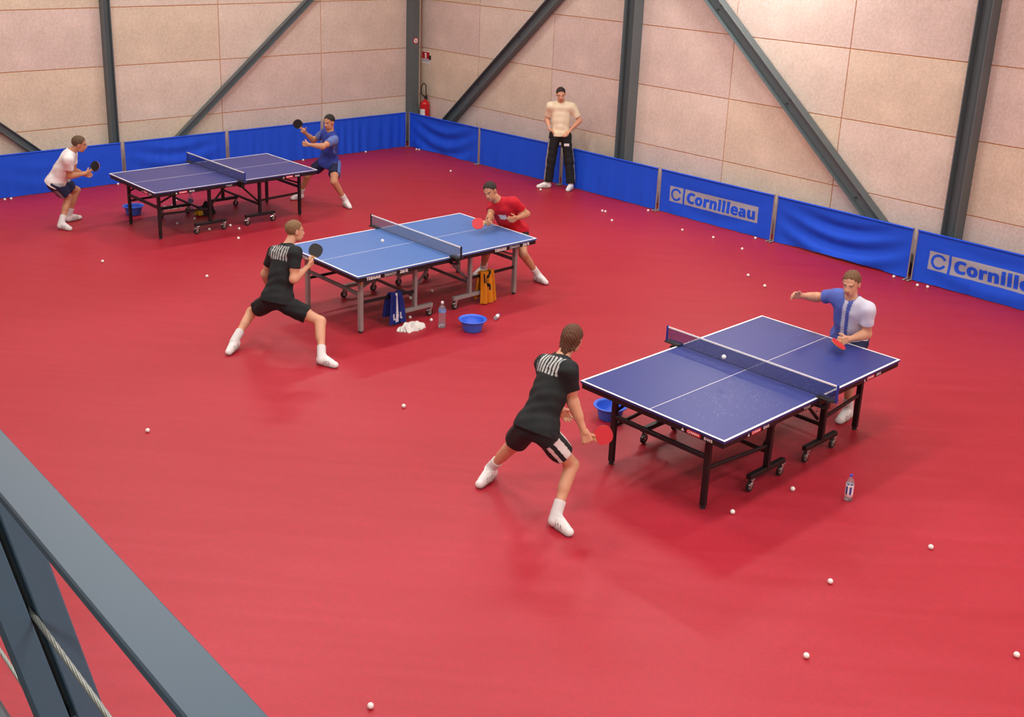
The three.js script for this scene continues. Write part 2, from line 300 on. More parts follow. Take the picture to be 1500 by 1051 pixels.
function wheel(parent, x, z, grey) {
  const t = new THREE.TorusGeometry(.034, .015, 10, 22); t.translate(x, .049, z);
  const w = mesh('wheel', [t], rubber, parent);
  const hub = new THREE.CylinderGeometry(.03, .03, .022, 18); hub.rotateX(Math.PI / 2); hub.translate(x, .049, z); mesh('hub', hub, grey, w);
  mesh('caster_fork', [bar([x - .005, .05, z - .02], [x + .012, .115, z - .02], .005, .03), bar([x - .005, .05, z + .02], [x + .012, .115, z + .02], .005, .03), cbox(.05, .012, .05, .002, x + .01, .117, z)], chrome, parent);
  mesh('brake_lever', bar([x - .01, .098, z + .025], [x - .062, .088, z + .025], .022, .008), chrome, parent);
}
function table(key, label, o) {
  const [tx, tz, turn] = TABLES[key];
  const t = thing('tennis_table', label, 'table', [tx, 0, tz], turn, 'table tennis tables');
  const L = 2.74, W = 1.525, T = .76;
  for (const s of [-1, 1]) {      // two halves
    const g = cbox(L / 2 - .002, .022, W, .002, s * L / 4, T - .011, 0);
    const uv = g.attributes.uv, ps = g.attributes.position; for (let i = 0; i < uv.count; i++) uv.setXY(i, ps.getX(i) / L + .5, ps.getZ(i) / W + .5);
    const half = mesh('playing_surface', g, o.top, t);
    mesh('edge_line', [cbox(.02, .0008, W, .0002, s * (L / 2 - .01), T + .0002, 0), cbox(L / 2 - .02, .0008, .02, .0002, s * L / 4 - s * .01, T + .0002, W / 2 - .01), cbox(L / 2 - .02, .0008, .02, .0002, s * L / 4 - s * .01, T + .0002, -W / 2 + .01)], white, half);
    mesh('center_line', cbox(L / 2 - .02, .0008, .005, .0002, s * L / 4 - s * .01, T + .0002, 0), white, half);
    mesh('apron', [cbox(L / 2 - .02, .05, .025, .003, s * (L / 4), T - .047, W / 2 - .022), cbox(L / 2 - .02, .05, .025, .003, s * (L / 4), T - .047, -W / 2 + .022), cbox(.025, .05, W - .03, .003, s * (L / 2 - .022), T - .047, 0), cbox(.025, .04, W - .06, .003, s * .03, T - .045, 0)], blackMetal, half);
    const lx = 1.19, ux = .425, zz = o.legZ;
    for (const c of [-1, 1]) {
      const lg = mesh('leg', bar([s * lx, T - .05, c * zz], [s * lx, .025, c * zz], o.legW, o.legW * .75), o.legMat, t);
      mesh('foot', cyl(.02, .024, .025, s * lx, .0125, c * zz, 14), rubber, lg);
      mesh('upright', bar([s * ux, T - .05, c * .58], [s * ux, .13, c * .58], .055, .04), o.legMat, t);
      mesh('foot_bar', cbox(.52, .045, .05, .004, s * ux, .145, c * .58), o.legMat, t);
      wheel(t, s * ux - .225, c * .58, o.hub); wheel(t, s * ux + .225, c * .58, o.hub);
      mesh('side_link', bar([s * (ux - .02), .36, c * .575], [s * (lx + .02), .365, c * .575 + (zz - .575) * c], .022, .034), blackMetal, t);
      mesh('strut', bar([s * .06, T - .06, c * .5], [s * ux, .34, c * .53], .02, .028), o.braceMat, t);
      mesh('strut', bar([s * .72, T - .06, c * (zz - .06)], [s * lx, .52, c * (zz - .02)], .02, .026), o.braceMat, t);
    }
    mesh('cross_bar', bar([s * lx, .46, -zz], [s * lx, .46, zz], .032, .04, V(1, 0, 0)), o.braceMat, t);
    mesh('cross_bar', bar([s * ux, .30, -.58], [s * ux, .30, .58], .03, .03, V(1, 0, 0)), o.braceMat, t);
    mesh('cross_bar', bar([s * .95, T - .062, -.6], [s * .95, T - .062, .6], .03, .024, V(1, 0, 0)), o.braceMat, t);
  }
  o.print(t);
  // net, clamped on
  const n = thing('table_net', o.netLabel, 'net', [tx, T, tz], turn, 'table nets');
  const NG = .915, H = .1525;
  mesh('net_mesh', cbox(.004, H - .022, NG * 2 - .02, .001, 0, (H - .022) / 2 + .006, 0), o.netMat, n);
  mesh('top_tape', cbox(.008, .016, NG * 2, .002, 0, H - .008, 0), white, n);
  mesh('cord', cbox(.004, .004, NG * 2, .001, 0, .006, 0), blackMetal, n);
  for (const c of [-1, 1]) {
    mesh('post', cyl(.011, .011, H + .01, 0, H / 2, c * (NG - .006), 14), o.postMat, n);
    const cl = mesh('clamp', [cbox(.09, .012, .17, .003, 0, .007, c * (W / 2 + .06)), cbox(.05, .06, .02, .003, 0, -.055, c * (W / 2 + .075)), cbox(.05, .012, .1, .003, 0, -.085, c * (W / 2 - .0)), cbox(.1, .05, .012, .002, 0, -.03, c * (W / 2 + .02))], blackMetal, n);
    mesh('screw', [cyl(.006, .006, .07, 0, -.11, c * (W / 2 - .01), 10), cyl(.016, .016, .012, 0, -.145, c * (W / 2 - .01), 12)], chrome, cl);
  }
  return t;
}
const netGrid = (() => {
  const n = 64, d = new Uint8Array(n * n * 4);
  for (let y = 0; y < n; y++) for (let x = 0; x < n; x++) { const k = (y * n + x) * 4, on = (x % 16) < 4 || (y % 16) < 4; d[k] = d[k + 1] = d[k + 2] = on ? 255 : 0; d[k + 3] = 255; }
  const t = new THREE.DataTexture(d, n, n); t.wrapS = t.wrapT = THREE.RepeatWrapping; t.magFilter = THREE.LinearFilter; t.repeat.set(1 / .05, 1 / .05); t.needsUpdate = true; return t;
})();
const netMat = c => mat(c, .8, { alphaMap: netGrid, transparent: true, side: THREE.DoubleSide });
const dhsTop = base => mat(0xffffff, .42, { map: dustMap(base, 330) });
const dhs = (top, netLabel) => ({ top, netLabel, legMat: blackMetal, braceMat: blackMetal, legW: .052, legZ: .5, hub: wheelGrey, netMat: netMat(rgb(30, 50, 120)), postMat: mat(rgb(30, 55, 150), .5),
  print: t => {
    for (const x of [-.885, .9]) apronPrint(t, dhsTex, .33, .042, x, .713, .7537, 0);
    apronPrint(t, modelTex, .14, .04, -.185, .713, .7537, 0); apronPrint(t, dhsTex, .34, .042, -1.3611, .713, .5, -Math.PI / 2);
  } });
table('near', 'dark blue table with black legs, a water bottle standing on the floor beside it', dhs(dhsTop([44, 58, 132]), 'net with blue posts on the near dark blue table'));
table('far', 'dark blue table with black legs by the back wall barriers', dhs(mat(rgb(58, 66, 132), .42), 'net with blue posts on the table by the back wall'));
const greyLeg = mat(rgb(150, 144, 142), .45), greyBrace = mat(rgb(96, 92, 92), .5);
table('mid', 'lighter blue table with grey legs and towels hung from its frame', { top: mat(rgb(78, 118, 184), .38), netLabel: 'net with black posts on the lighter blue table', legMat: greyLeg, braceMat: greyBrace, legW: .06, legZ: .56, hub: mat(rgb(150, 150, 150), .5), netMat: netMat(rgb(120, 128, 150)), postMat: blackMetal,
  print: t => { apronPrint(t, tibTex, .63, .052, -.93, .7125, .7537, 0); apronPrint(t, tibTex, .63, .052, .98, .7125, .7537, 0); apronPrint(t, tibShort, .36, .052, -1.3611, .7125, -.22, -Math.PI / 2); } });

// ------------------------------------------------------------------ small things on the floor
const ballGeo = new THREE.SphereGeometry(.02, 20, 14), ballMat = mat(rgb(244, 242, 236), .45);
const BALLS = {
  'white ball resting on open red floor': ['balls on the open floor', [[5.42, -14.17], [6.26, -12.78], [7.46, -14.15], [12.93, -16.0], [13.16, -12.26], [13.17, -12.20], [12.84, -11.74], [13.35, -10.71], [13.41, -10.15], [13.27, -9.5], [12.27, -8.64], [12.07, -8.22], [3.72, -8.95], [3.2, -4.62], [5.74, -3.27], [6.87, -2.41], [7.68, -3.46], [6.63, -3.67]]],
  'white ball lying at the foot of a blue barrier': ['balls along the barriers', [[5.46, -18.28], [5.56, -18.28], [7.39, -18.33], [12.59, -18.33], [11.12, -18.33], [13.62, -17.99], [13.65, -17.94], [13.82, -11.84], [13.93, -9.75], [13.92, -7.42], [13.83, -7.02], [13.88, -6.9]]],
  'white ball on the floor under or beside the far dark blue table': ['balls around the far table', [[7.72, -14.61], [7.70, -14.85], [7.34, -14.83], [7.09, -15.4], [7.43, -15.5], [7.32, -15.13]]],
  'white ball in the shade beneath the grey-legged table': ['balls under the middle table', [[7.92, -10.55], [8.31, -10.61]]],
  'white ball on the floor just behind the crumpled white towel': ['balls beside the middle table', [[7.49, -9.98]]],
  'white ball on the floor between the tall bottle and the table wheel': ['balls beside the middle table', [[7.64, -9.76]]],
  'white ball on the floor between the near table wheels and the small bottle': ['balls beside the near table', [[7.6, -4.67]]],
  'white ball on the floor beside the black leg of the near table': ['balls beside the near table', [[6.87, -4.74]]],
  'white ball on the floor at the feet of the standing man': ['balls on the open floor', [[13.33, -13.94]]],
  'white ball on the floor between the two players in black': ['balls on the open floor', [[5.93, -7.99]]],
  'white ball on the floor behind the far table near the flat towel': ['balls around the far table', [[7.70, -16.72]]],
};
for (const [label, [group, list]] of Object.entries(BALLS)) for (const [x, z] of list) { const b = mesh('tennis_ball', ballGeo, ballMat); b.position.set(x, .02, z); tag(b, label, 'ball', group); }
for (const [x, y, z, l] of [[7.61, .95, -5.52, 'white ball in the air above the near dark blue table'], [7.36, .9, -10.37, 'white ball in the air above the lighter blue table']]) { const b = mesh('tennis_ball', ballGeo, ballMat); b.position.set(x, y, z); tag(b, l, 'ball'); }
{
  const bowlMat = mat(rgb(58, 108, 226), .4);
  const prof = [[0, 0], [.1, 0], [.108, .006], [.135, .115], [.142, .128], [.16, .132], [.163, .137], [.16, .141], [.14, .139], [.131, .125], [.104, .014], [0, .01]];
  const bowlG = lathe(prof, 48);
  for (const [x, z, l] of [[7.853, -9.25, 'blue plastic bowl on the floor beside the tall water bottle'], [6.806, -16.337, 'blue plastic bowl behind a leg of the far table'], [7.40, -6.62, 'blue plastic bowl half hidden behind a leg of the near table']]) {
    const o = thing('plastic_bowl', l, 'bowl', [x, 0, z], 0, 'blue bowls'); mesh('basin', bowlG, bowlMat, o); const rim = new THREE.TorusGeometry(.161, .006, 8, 48); rim.rotateX(Math.PI / 2); rim.translate(0, .137, 0); mesh('rim', rim, bowlMat, o);
  }
  const plastic = new THREE.MeshPhysicalMaterial({ color: rgb(240, 246, 250), roughness: .08, transmission: .9, thickness: 0, ior: 1.4 });
  const water = new THREE.MeshPhysicalMaterial({ color: rgb(235, 242, 245), roughness: .05, transmission: .95, thickness: .05, ior: 1.33 });
  const capW = mat(rgb(240, 240, 240), .5), capB = mat(rgb(70, 80, 200), .5), labB = mat(rgb(120, 165, 225), .5), labR = canvasTexture(256, 128, (c, w, h) => { c.fillStyle = 'rgb(238,238,242)'; c.fillRect(0, 0, w, h); c.fillStyle = 'rgb(60,70,150)'; for (let i = 0; i < 6; i++) c.fillRect(14 + i * 40, 18, 22, h - 40); c.fillStyle = 'rgb(220,90,90)'; c.fillRect(0, h - 16, w, 10); });
  function bottle(name, label, pos, s, cap, lab, l0, l1, rot) {
    const o = thing(name, label, 'bottle', pos);
    const pr = [[0, 0], [.036, 0], [.044, .008]]; for (let i = 0; i <= 10; i++) pr.push([.044 - (i % 2) * .003, .02 + i * .016]); pr.push([.044, .2], [.043, .225], [.03, .262], [.015, .28], [.0145, .3], [0, .3]);
    const g = lathe(pr, 28); mesh('body', g, plastic, o);
    const lg = new THREE.CylinderGeometry(.0446, .0446, l1 - l0, 28, 1, true); lg.translate(0, (l0 + l1) / 2, 0); mesh('label_band', lg, lab, o);
    mesh('cap', cyl(.0165, .0165, .022, 0, .304, 0, 18), cap, o);
    if (!rot) mesh('water', lathe([[0, .004], [.034, .004], [.04, .012], [.04, .05], [0, .05]], 24), water, o);
    o.scale.setScalar(s); if (rot) o.rotation.set(...rot); return o;
  }
  bottle('water_bottle', 'tall clear bottle with a light blue label beside the white towel', [7.62, 0, -9.53], 1.02, capW, labB, .19, .222);
  bottle('water_bottle', 'small clear bottle with a blue cap alone on the floor beside the near table', [7.845, 0, -4.291], .76, capB, mat(0xffffff, .5, { map: labR }), .06, .2);
  bottle('water_bottle', 'small crushed clear bottle lying on its side by the blue bowl', [8.27, .032, -9.33], .5, capB, mat(rgb(238, 238, 242), .5), .06, .2, [0, .5, -Math.PI / 2 + .05]);
  bottle('water_bottle', 'clear bottle with a blue cap standing under the far table', [7.637, 0, -16.039], .95, mat(rgb(90, 150, 215), .5), labB, .15, .2);
  // towels: crumpled ones are noisy lumps, hung ones are folded sheets with thickness
  function lump(rx, ry, rz, amp, freq) {
    const g = mergeVertices(new THREE.IcosahedronGeometry(1, 24).deleteAttribute('normal').deleteAttribute('uv')), p = g.attributes.position, o = rnd() * 50;
    for (let i = 0; i < p.count; i++) {
      const v = V(p.getX(i), p.getY(i), p.getZ(i)); const n = Math.abs(vnoise(v.x * freq + o, v.z * freq + v.y * 2 + o, 9999) - .5) * 2, m = vnoise(v.x * freq * 2.3 + o, v.z * freq * 2.3 + v.y * 3, 9999) - .5, k = 1 + amp * (n - .5) + amp * .5 * m;
      p.setXYZ(i, v.x * rx * k, Math.max(0, v.y * ry * (k + amp * (n - .3) * 1.5)), v.z * rz * k);
    }
    g.computeVertexNormals(); return g;
  }
  tag(Object.assign(mesh('white_towel', lump(.16, .055, .1, .5, 2.8), mat(rgb(232, 228, 222), .9))), 'crumpled white towel on the floor beside the hung blue towel', 'towel').position.set(7.30, 0, -9.70);
  function hungTowel(label, name, [x, y, z], w, front, back, flare, m, ph) {
    const o = thing(name, label, 'towel', [x, 0, z]);
    const nu = 64, nv = 28, th = .012, P = [], U = [], I = [];
    const pos = (u, v, off) => {           // u 0..1 front hem -> over the bar -> back hem
      const a = u * 2 - 1, fold = .018 * Math.sin(v * 15 + ph) + .01 * Math.sin(v * 33 + ph * 2);
      const d = Math.abs(a), drop = a < 0 ? front : back, yy = y + .03 - Math.pow(d, 1.6) * drop + .006 * Math.sin(v * 9), zz = (a < 0 ? 1 : -1) * (.022 + d * flare * (.6 + .6 * vnoise(v * 4 + ph, 3, 99)) + fold * Math.min(1, d * 2));
      const wid = (v - .5) * w * (.78 + .3 * d + .06 * Math.sin(u * 7 + ph));
      return [wid + off * .2, Math.max(.004 + (off > 0 ? th * .6 : 0), yy + off * .6), zz + off * (a < 0 ? 1 : -1)];
    };
    for (const off of [th / 2, -th / 2]) for (let i = 0; i <= nu; i++) for (let j = 0; j <= nv; j++) { P.push(...pos(i / nu, j / nv, off)); U.push(j / nv, i / nu); }
    const st = nv + 1, N = (nu + 1) * st;
    for (let i = 0; i < nu; i++) for (let j = 0; j < nv; j++) { const k = i * st + j; I.push(k, k + 1, k + st, k + 1, k + st + 1, k + st, N + k, N + k + st, N + k + 1, N + k + 1, N + k + st, N + k + st + 1); }
    for (let i = 0; i < nu; i++) for (const j of [0, nv]) { const k = i * st + j; I.push(k, k + st, N + k, k + st, N + k + st, N + k); }
    const g = new THREE.BufferGeometry(); g.setAttribute('position', new THREE.Float32BufferAttribute(P, 3)); g.setAttribute('uv', new THREE.Float32BufferAttribute(U, 2)); g.setIndex(I); g.computeVertexNormals();
    mesh('cloth', g, m, o); return o;
  }
  const blueT = canvasTexture(256, 512, (c, w, h) => { c.fillStyle = 'rgb(22,40,125)'; c.fillRect(0, 0, w, h); c.fillStyle = 'rgb(215,212,222)'; c.beginPath(); c.moveTo(90, 500); c.lineTo(130, 300); c.lineTo(165, 300); c.lineTo(150, 500); c.fill(); c.fillRect(105, 270, 55, 18); for (let i = 0; i < 6; i++) { c.fillRect(48 + i * 27, 462 - (i % 3) * 5, 9, 36); c.fillRect(48 + i * 27, 470 + (i % 2) * 12, 20, 8); } c.fillRect(110, 262, 50, 40); });
  const yellT = canvasTexture(256, 512, (c, w, h) => { c.fillStyle = 'rgb(212,132,14)'; c.fillRect(0, 0, w, h); c.fillStyle = 'rgb(25,22,20)'; c.lineWidth = 26; c.strokeStyle = 'rgb(25,22,20)'; c.beginPath(); c.moveTo(150, 300); c.bezierCurveTo(170, 350, 70, 340, 95, 390); c.bezierCurveTo(120, 430, 170, 380, 150, 440); c.stroke(); c.beginPath(); c.ellipse(170, 290, 22, 34, .4, 0, 7); c.fill(); c.fillRect(40, 300, 24, 90); c.fillRect(190, 390, 18, 80); });
  hungTowel('dark blue towel with white print hung over the grey-legged table frame', 'hung_towel', [7.22, .37, -9.925], .21, .37, .3, .035, mat(0xffffff, .9, { map: blueT, side: THREE.DoubleSide }), 1);
  hungTowel('yellow towel with black print hung over the grey-legged table frame', 'hung_towel', [8.62, .38, -9.93], .24, .4, .36, .05, mat(0xffffff, .9, { map: yellT, side: THREE.DoubleSide }), 4);
  tag(mesh('yellow_ribbon', tube([V(6.72, .60, -9.88), V(6.735, .64, -9.885), V(6.76, .67, -9.9), V(6.80, .70, -9.9), V(6.83, .70, -9.92)], .008, 24, 6), mat(rgb(225, 170, 30), .6)), 'yellow ribbon tied to the top of a grey table leg', 'ribbon');
  const bag = thing('sports_bag', 'dark bag with a yellow patch lying under the far table', 'bag', [7.74, 0, -15.72]);
  mesh('body', lump(.15, .17, .1, .3, 2.0), mat(rgb(26, 26, 28), .8), bag); const yl = lump(.07, .09, .08, .4, 3); yl.translate(-.13, .02, .02); mesh('patch', yl, mat(rgb(225, 180, 30), .8), bag);
  tag(mesh('white_towel', lump(.17, .035, .08, .5, 3), mat(rgb(232, 230, 228), .9)), 'flat white towel on the floor under the far table', 'towel').position.set(7.47, 0, -16.36);
}

// ------------------------------------------------------------------ people
// a field is a list of tapered capsules and ellipsoids joined by a smooth minimum, meshed with surface nets
function surfaceNet(field, lo, hi, h) {
  const nx = Math.ceil((hi.x - lo.x) / h) + 1, ny = Math.ceil((hi.y - lo.y) / h) + 1, nz = Math.ceil((hi.z - lo.z) / h) + 1;
  const F = new Float32Array(nx * ny * nz), id = (i, j, k) => (k * ny + j) * nx + i;
  for (let k = 0; k < nz; k++) for (let j = 0; j < ny; j++) for (let i = 0; i < nx; i++) F[id(i, j, k)] = field(lo.x + i * h, lo.y + j * h, lo.z + k * h);
  const vi = new Int32Array(nx * ny * nz).fill(-1), P = [], I = [];
  const E = [[0, 1], [2, 3], [4, 5], [6, 7], [0, 2], [1, 3], [4, 6], [5, 7], [0, 4], [1, 5], [2, 6], [3, 7]];
  const c = new Float32Array(8);
  for (let k = 0; k < nz - 1; k++) for (let j = 0; j < ny - 1; j++) for (let i = 0; i < nx - 1; i++) {
    let m = 0; for (let q = 0; q < 8; q++) { c[q] = F[id(i + (q & 1), j + ((q >> 1) & 1), k + (q >> 2))]; if (c[q] < 0) m |= 1 << q; }
    if (m === 0 || m === 255) continue;
    let x = 0, y = 0, z = 0, n = 0;
    for (const [a, b] of E) if ((c[a] < 0) !== (c[b] < 0)) { const t = c[a] / (c[a] - c[b]); x += (a & 1) + t * ((b & 1) - (a & 1)); y += ((a >> 1) & 1) + t * (((b >> 1) & 1) - ((a >> 1) & 1)); z += (a >> 2) + t * ((b >> 2) - (a >> 2)); n++; }
    vi[id(i, j, k)] = P.length / 3; P.push(lo.x + (i + x / n) * h, lo.y + (j + y / n) * h, lo.z + (k + z / n) * h);
  }
  const quad = (a, b, d, e, flip) => { if (flip) I.push(a, b, d, d, b, e); else I.push(a, d, b, b, d, e); };
  for (let k = 1; k < nz - 1; k++) for (let j = 1; j < ny - 1; j++) for (let i = 1; i < nx - 1; i++) {
    const s = F[id(i, j, k)] < 0;
    if (s !== F[id(i + 1, j, k)] < 0) quad(vi[id(i, j - 1, k - 1)], vi[id(i, j, k - 1)], vi[id(i, j - 1, k)], vi[id(i, j, k)], s);
    if (s !== F[id(i, j + 1, k)] < 0) quad(vi[id(i - 1, j, k - 1)], vi[id(i - 1, j, k)], vi[id(i, j, k - 1)], vi[id(i, j, k)], s);
    if (s !== F[id(i, j, k + 1)] < 0) quad(vi[id(i - 1, j - 1, k)], vi[id(i, j - 1, k)], vi[id(i - 1, j, k)], vi[id(i, j, k)], s);
  }
  const g = new THREE.BufferGeometry(); g.setAttribute('position', new THREE.Float32BufferAttribute(P, 3)); g.setIndex(I); g.computeVertexNormals(); return g;
}
// primitives; each returns a distance closure plus its bounds
function cap(a, b, ra, rb = ra, clip) {
  const ax = a.x, ay = a.y, az = a.z, dx = b.x - ax, dy = b.y - ay, dz = b.z - az, L2 = dx * dx + dy * dy + dz * dz + 1e-12;
  const f = (x, y, z) => {
    const px = x - ax, py = y - ay, pz = z - az; let t = (px * dx + py * dy + pz * dz) / L2; t = t < 0 ? 0 : t > 1 ? 1 : t;
    const qx = px - dx * t, qy = py - dy * t, qz = pz - dz * t; let d = Math.sqrt(qx * qx + qy * qy + qz * qz) - (ra + (rb - ra) * t);
    if (clip) { const e = (x - clip.p.x) * clip.n.x + (y - clip.p.y) * clip.n.y + (z - clip.p.z) * clip.n.z; if (e > d) d = e; }
    return d;
  };
  const r = Math.max(ra, rb); f.lo = V(Math.min(a.x, b.x) - r, Math.min(a.y, b.y) - r, Math.min(a.z, b.z) - r); f.hi = V(Math.max(a.x, b.x) + r, Math.max(a.y, b.y) + r, Math.max(a.z, b.z) + r); return f;
}
function ell(c, X, Y, Z, rx, ry, rz) {     // ellipsoid with axes X, Y, Z
  const m = Math.min(rx, ry, rz);
  const f = (x, y, z) => { const px = x - c.x, py = y - c.y, pz = z - c.z, a = (px * X.x + py * X.y + pz * X.z) / rx, b = (px * Y.x + py * Y.y + pz * Y.z) / ry, d = (px * Z.x + py * Z.y + pz * Z.z) / rz; const k = Math.sqrt(a * a + b * b + d * d); return (k - 1) * m * (k < 1 ? 1 : 1 + .0 * k); };
  const r = Math.max(rx, ry, rz); f.lo = c.clone().addScalar(-r); f.hi = c.clone().addScalar(r); return f;
}
function blend(prims, k, after) {
  const f = (x, y, z) => {
    let d = 1e9; for (let i = 0; i < prims.length; i++) { const e = prims[i](x, y, z); if (d > 1e8) d = e; else { const h = Math.max(k - Math.abs(d - e), 0) / k; d = Math.min(d, e) - h * h * k * .25; } }
    return after ? after(d, x, y, z) : d;
  };
  f.lo = V(1e9, 1e9, 1e9); f.hi = V(-1e9, -1e9, -1e9); for (const p of prims) { f.lo.min(p.lo); f.hi.max(p.hi); } return f;
}
const netOf = (f, h, pad = .03) => surfaceNet(f, f.lo.clone().addScalar(-pad), f.hi.clone().addScalar(pad), h);
function paint(g, fn) { const p = g.attributes.position, n = p.count, C = new Float32Array(n * 3), q = V(0, 0, 0); for (let i = 0; i < n; i++) { q.fromBufferAttribute(p, i); const c = fn(q); C[i * 3] = c.r; C[i * 3 + 1] = c.g; C[i * 3 + 2] = c.b; } g.setAttribute('color', new THREE.BufferAttribute(C, 3)); return g; }
const dirOf = (a, b) => b.clone().sub(a).normalize();
const mad = (p, d, s) => p.clone().addScaledVector(d, s);
const skinShade = { fair: rgb(214, 160, 128), tan: rgb(198, 142, 108) };

function handPrims(wr, a, n, s, curl, spread = 1) {       // a = along the hand, n = the way the palm faces, s = thumb side
  const out = [], dirAt = t => a.clone().multiplyScalar(Math.cos(t)).addScaledVector(n, Math.sin(t));
  const F = [[.030, .076, .0088], [.010, .084, .009], [-.011, .078, .0086], [-.030, .062, .0076]];
  F.forEach(([o, L, r], i) => {
    const k = mad(mad(wr, a, .085 - Math.abs(o) * .2), s, o * spread);
    out.push(cap(mad(wr, s, o * .7), k, .0155, .012));
    let p = k, t = curl[0] * (1 + i * .06);
    for (const [f, c] of [[.46, curl[1]], [.30, curl[2]], [.24, 0]]) { const q = mad(p, dirAt(t), L * f); out.push(cap(p, q, r, r * .9)); p = q; t += c; }
  });
  const tr = mad(mad(wr, a, .026), s, .026), td = s.clone().multiplyScalar(.62).addScaledVector(a, .62).addScaledVector(n, .42).normalize(), tm = mad(tr, td, .042);
  out.push(cap(mad(wr, a, .012), tr, .014, .0125), cap(tr, tm, .0125, .0105), cap(tm, mad(tm, td.clone().addScaledVector(n, curl[0] * .5).addScaledVector(a, .35).normalize(), .033), .0105, .0088));
  return out;
}
function person(o) {
  const J = {}; const sh = o.shift || [0, 0, 0]; for (const k in o.joints) J[k] = A(o.joints[k]).add(A(sh));
  const base = V((J.anL.x + J.anR.x) / 2, 0, (J.anL.z + J.anR.z) / 2); for (const k in J) J[k].sub(base);
  const root = thing('person', o.label, 'person', [base.x, 0, base.z], 0);
  const up = dirOf(J.pelvis, J.neck), rt0 = dirOf(J.shL, J.shR), rt = rt0.clone().addScaledVector(up, -rt0.dot(up)).normalize(), fw = up.clone().cross(rt).normalize();
  const hr = dirOf(J.hipL, J.hipR);
  const spine = t => lerp(J.pelvis, J.neck, t), k = o.k ?? 1;
  // ---- body
  const torso = g => [
    cap(mad(J.pelvis, hr, -.052), mad(J.pelvis, hr, .052), .104 * k + g), cap(spine(.05), spine(.85), .1 * k + g, .094 * k + g),
    ...[-1, 1].flatMap(q => [cap(mad(J.pelvis, hr, q * .05), mad(spine(.45), rt, q * .052), .098 * k + g, .092 * k + g), cap(mad(spine(.45), rt, q * .052), mad(spine(.82), rt, q * .088), .092 * k + g, .088 * k + g)]),
    cap(mad(J.shL, up, -.022), mad(J.shR, up, -.022), .05 + g), cap(mad(J.neck, up, .0), lerp(J.neck, J.shL, .75), .05 + g, .046 + g), cap(mad(J.neck, up, .0), lerp(J.neck, J.shR, .75), .05 + g, .046 + g)];
  const limbs = [];
  for (const s of ['L', 'R']) {
    const sh_ = J['sh' + s], el = J['el' + s], wr = J['wr' + s], hp = J['hip' + s], kn = J['kn' + s], an = J['an' + s], toe = J['toe' + s];
    limbs.push(cap(sh_, el, .05, .039), cap(lerp(sh_, el, .2), lerp(sh_, el, .6), .05, .044), cap(el, wr, .04, .026), cap(lerp(el, wr, .08), lerp(el, wr, .45), .042, .036));
    const shin = dirOf(kn, an), thigh = dirOf(hp, kn); let back = thigh.clone().sub(shin).addScaledVector(shin, 0); back.addScaledVector(shin, -back.dot(shin)); if (back.length() < .15) back = fw.clone().negate().addScaledVector(shin, fw.dot(shin)); back.normalize().negate();
    const bk = back; // calf side
    limbs.push(cap(hp, kn, .082 * k, .054), cap(lerp(hp, kn, .1), lerp(hp, kn, .55), .084 * k, .07), cap(kn, an, .05, .036), cap(mad(lerp(kn, an, .15), bk, .016), mad(lerp(kn, an, .45), bk, .016), .047, .042), cap(mad(an, shin, -.02), lerp(an, toe, .4), .027, .018));
  }
  const neckTop = lerp(J.neck, J.head, .45);
  const bodyG = netOf(blend([...torso(0), ...limbs, cap(lerp(J.neck, J.pelvis, .04), neckTop, .058, .052)], .035), .012);
  // ---- head
  const c = J.head, f0 = A(o.face).normalize(), hu0 = dirOf(J.neck, c).addScaledVector(V(0, 1, 0), .8), hu = hu0.addScaledVector(f0, -hu0.dot(f0)).normalize(), hx = f0.clone().cross(hu).normalize();
  const H = (x, y, z) => mad(mad(mad(c, hx, x), hu, y), f0, z);
  const sockets = [H(-.032, .008, .094), H(.032, .008, .094)];
  const headF = blend([
    ell(H(0, .034, -.012), hx, hu, f0, .074, .086, .094), ell(H(0, -.03, .03), hx, hu, f0, .058, .078, .062), cap(H(-.03, -.075, .035), H(.03, -.075, .035), .024), cap(H(0, -.085, .058), H(0, -.09, .062), .02),
    cap(H(0, .012, .086), H(0, -.024, .104), .010, .0135), cap(H(-.012, -.028, .092), H(.012, -.028, .092), .009), cap(H(-.032, .024, .078), H(.032, .024, .078), .0105), cap(H(-.016, -.055, .083), H(.016, -.055, .083), .0085), cap(H(-.015, -.066, .081), H(.015, -.066, .081), .009),
    ell(H(-.076, -.005, -.008), hx, hu, f0, .009, .03, .018), ell(H(.076, -.005, -.008), hx, hu, f0, .009, .03, .018), cap(H(0, -.045, -.02), J.neck, .05, .056)], .018,
    (d, x, y, z) => { for (const e of sockets) d = Math.max(d, .0115 - Math.hypot(x - e.x, y - e.y, z - e.z)); return d; });
  const eyeL = H(-.032, .008, .082), eyeR = H(.032, .008, .082);
  const skin = skinShade[o.skin ?? 'fair'], lip = skin.clone().multiply(new THREE.Color(.85, .55, .52)), eyeW = rgb(225, 220, 212), iris = rgb(52, 38, 28), brow = o.hairColor.clone().multiplyScalar(.8);
  const headG = netOf(headF, .0045, .02);
  paint(headG, q => {
    const e = Math.min(q.distanceTo(eyeL), q.distanceTo(eyeR)); if (e < .006) return iris; if (e < .0105) return eyeW;
    for (const s of [-1, 1]) { const b0 = H(s * .034, .028, .09); const dx = q.clone().sub(b0); if (Math.abs(dx.dot(hx)) < .02 && Math.abs(dx.dot(hu)) < .0055 && dx.dot(f0) > -.03) return brow; }
    const m = q.clone().sub(H(0, -.061, .086)); if (Math.abs(m.dot(hx)) < .022 && Math.abs(m.dot(hu)) < .0085 && m.dot(f0) > -.012) return lip;
    return skin;
  });
  // ---- hands
  const handGs = [];
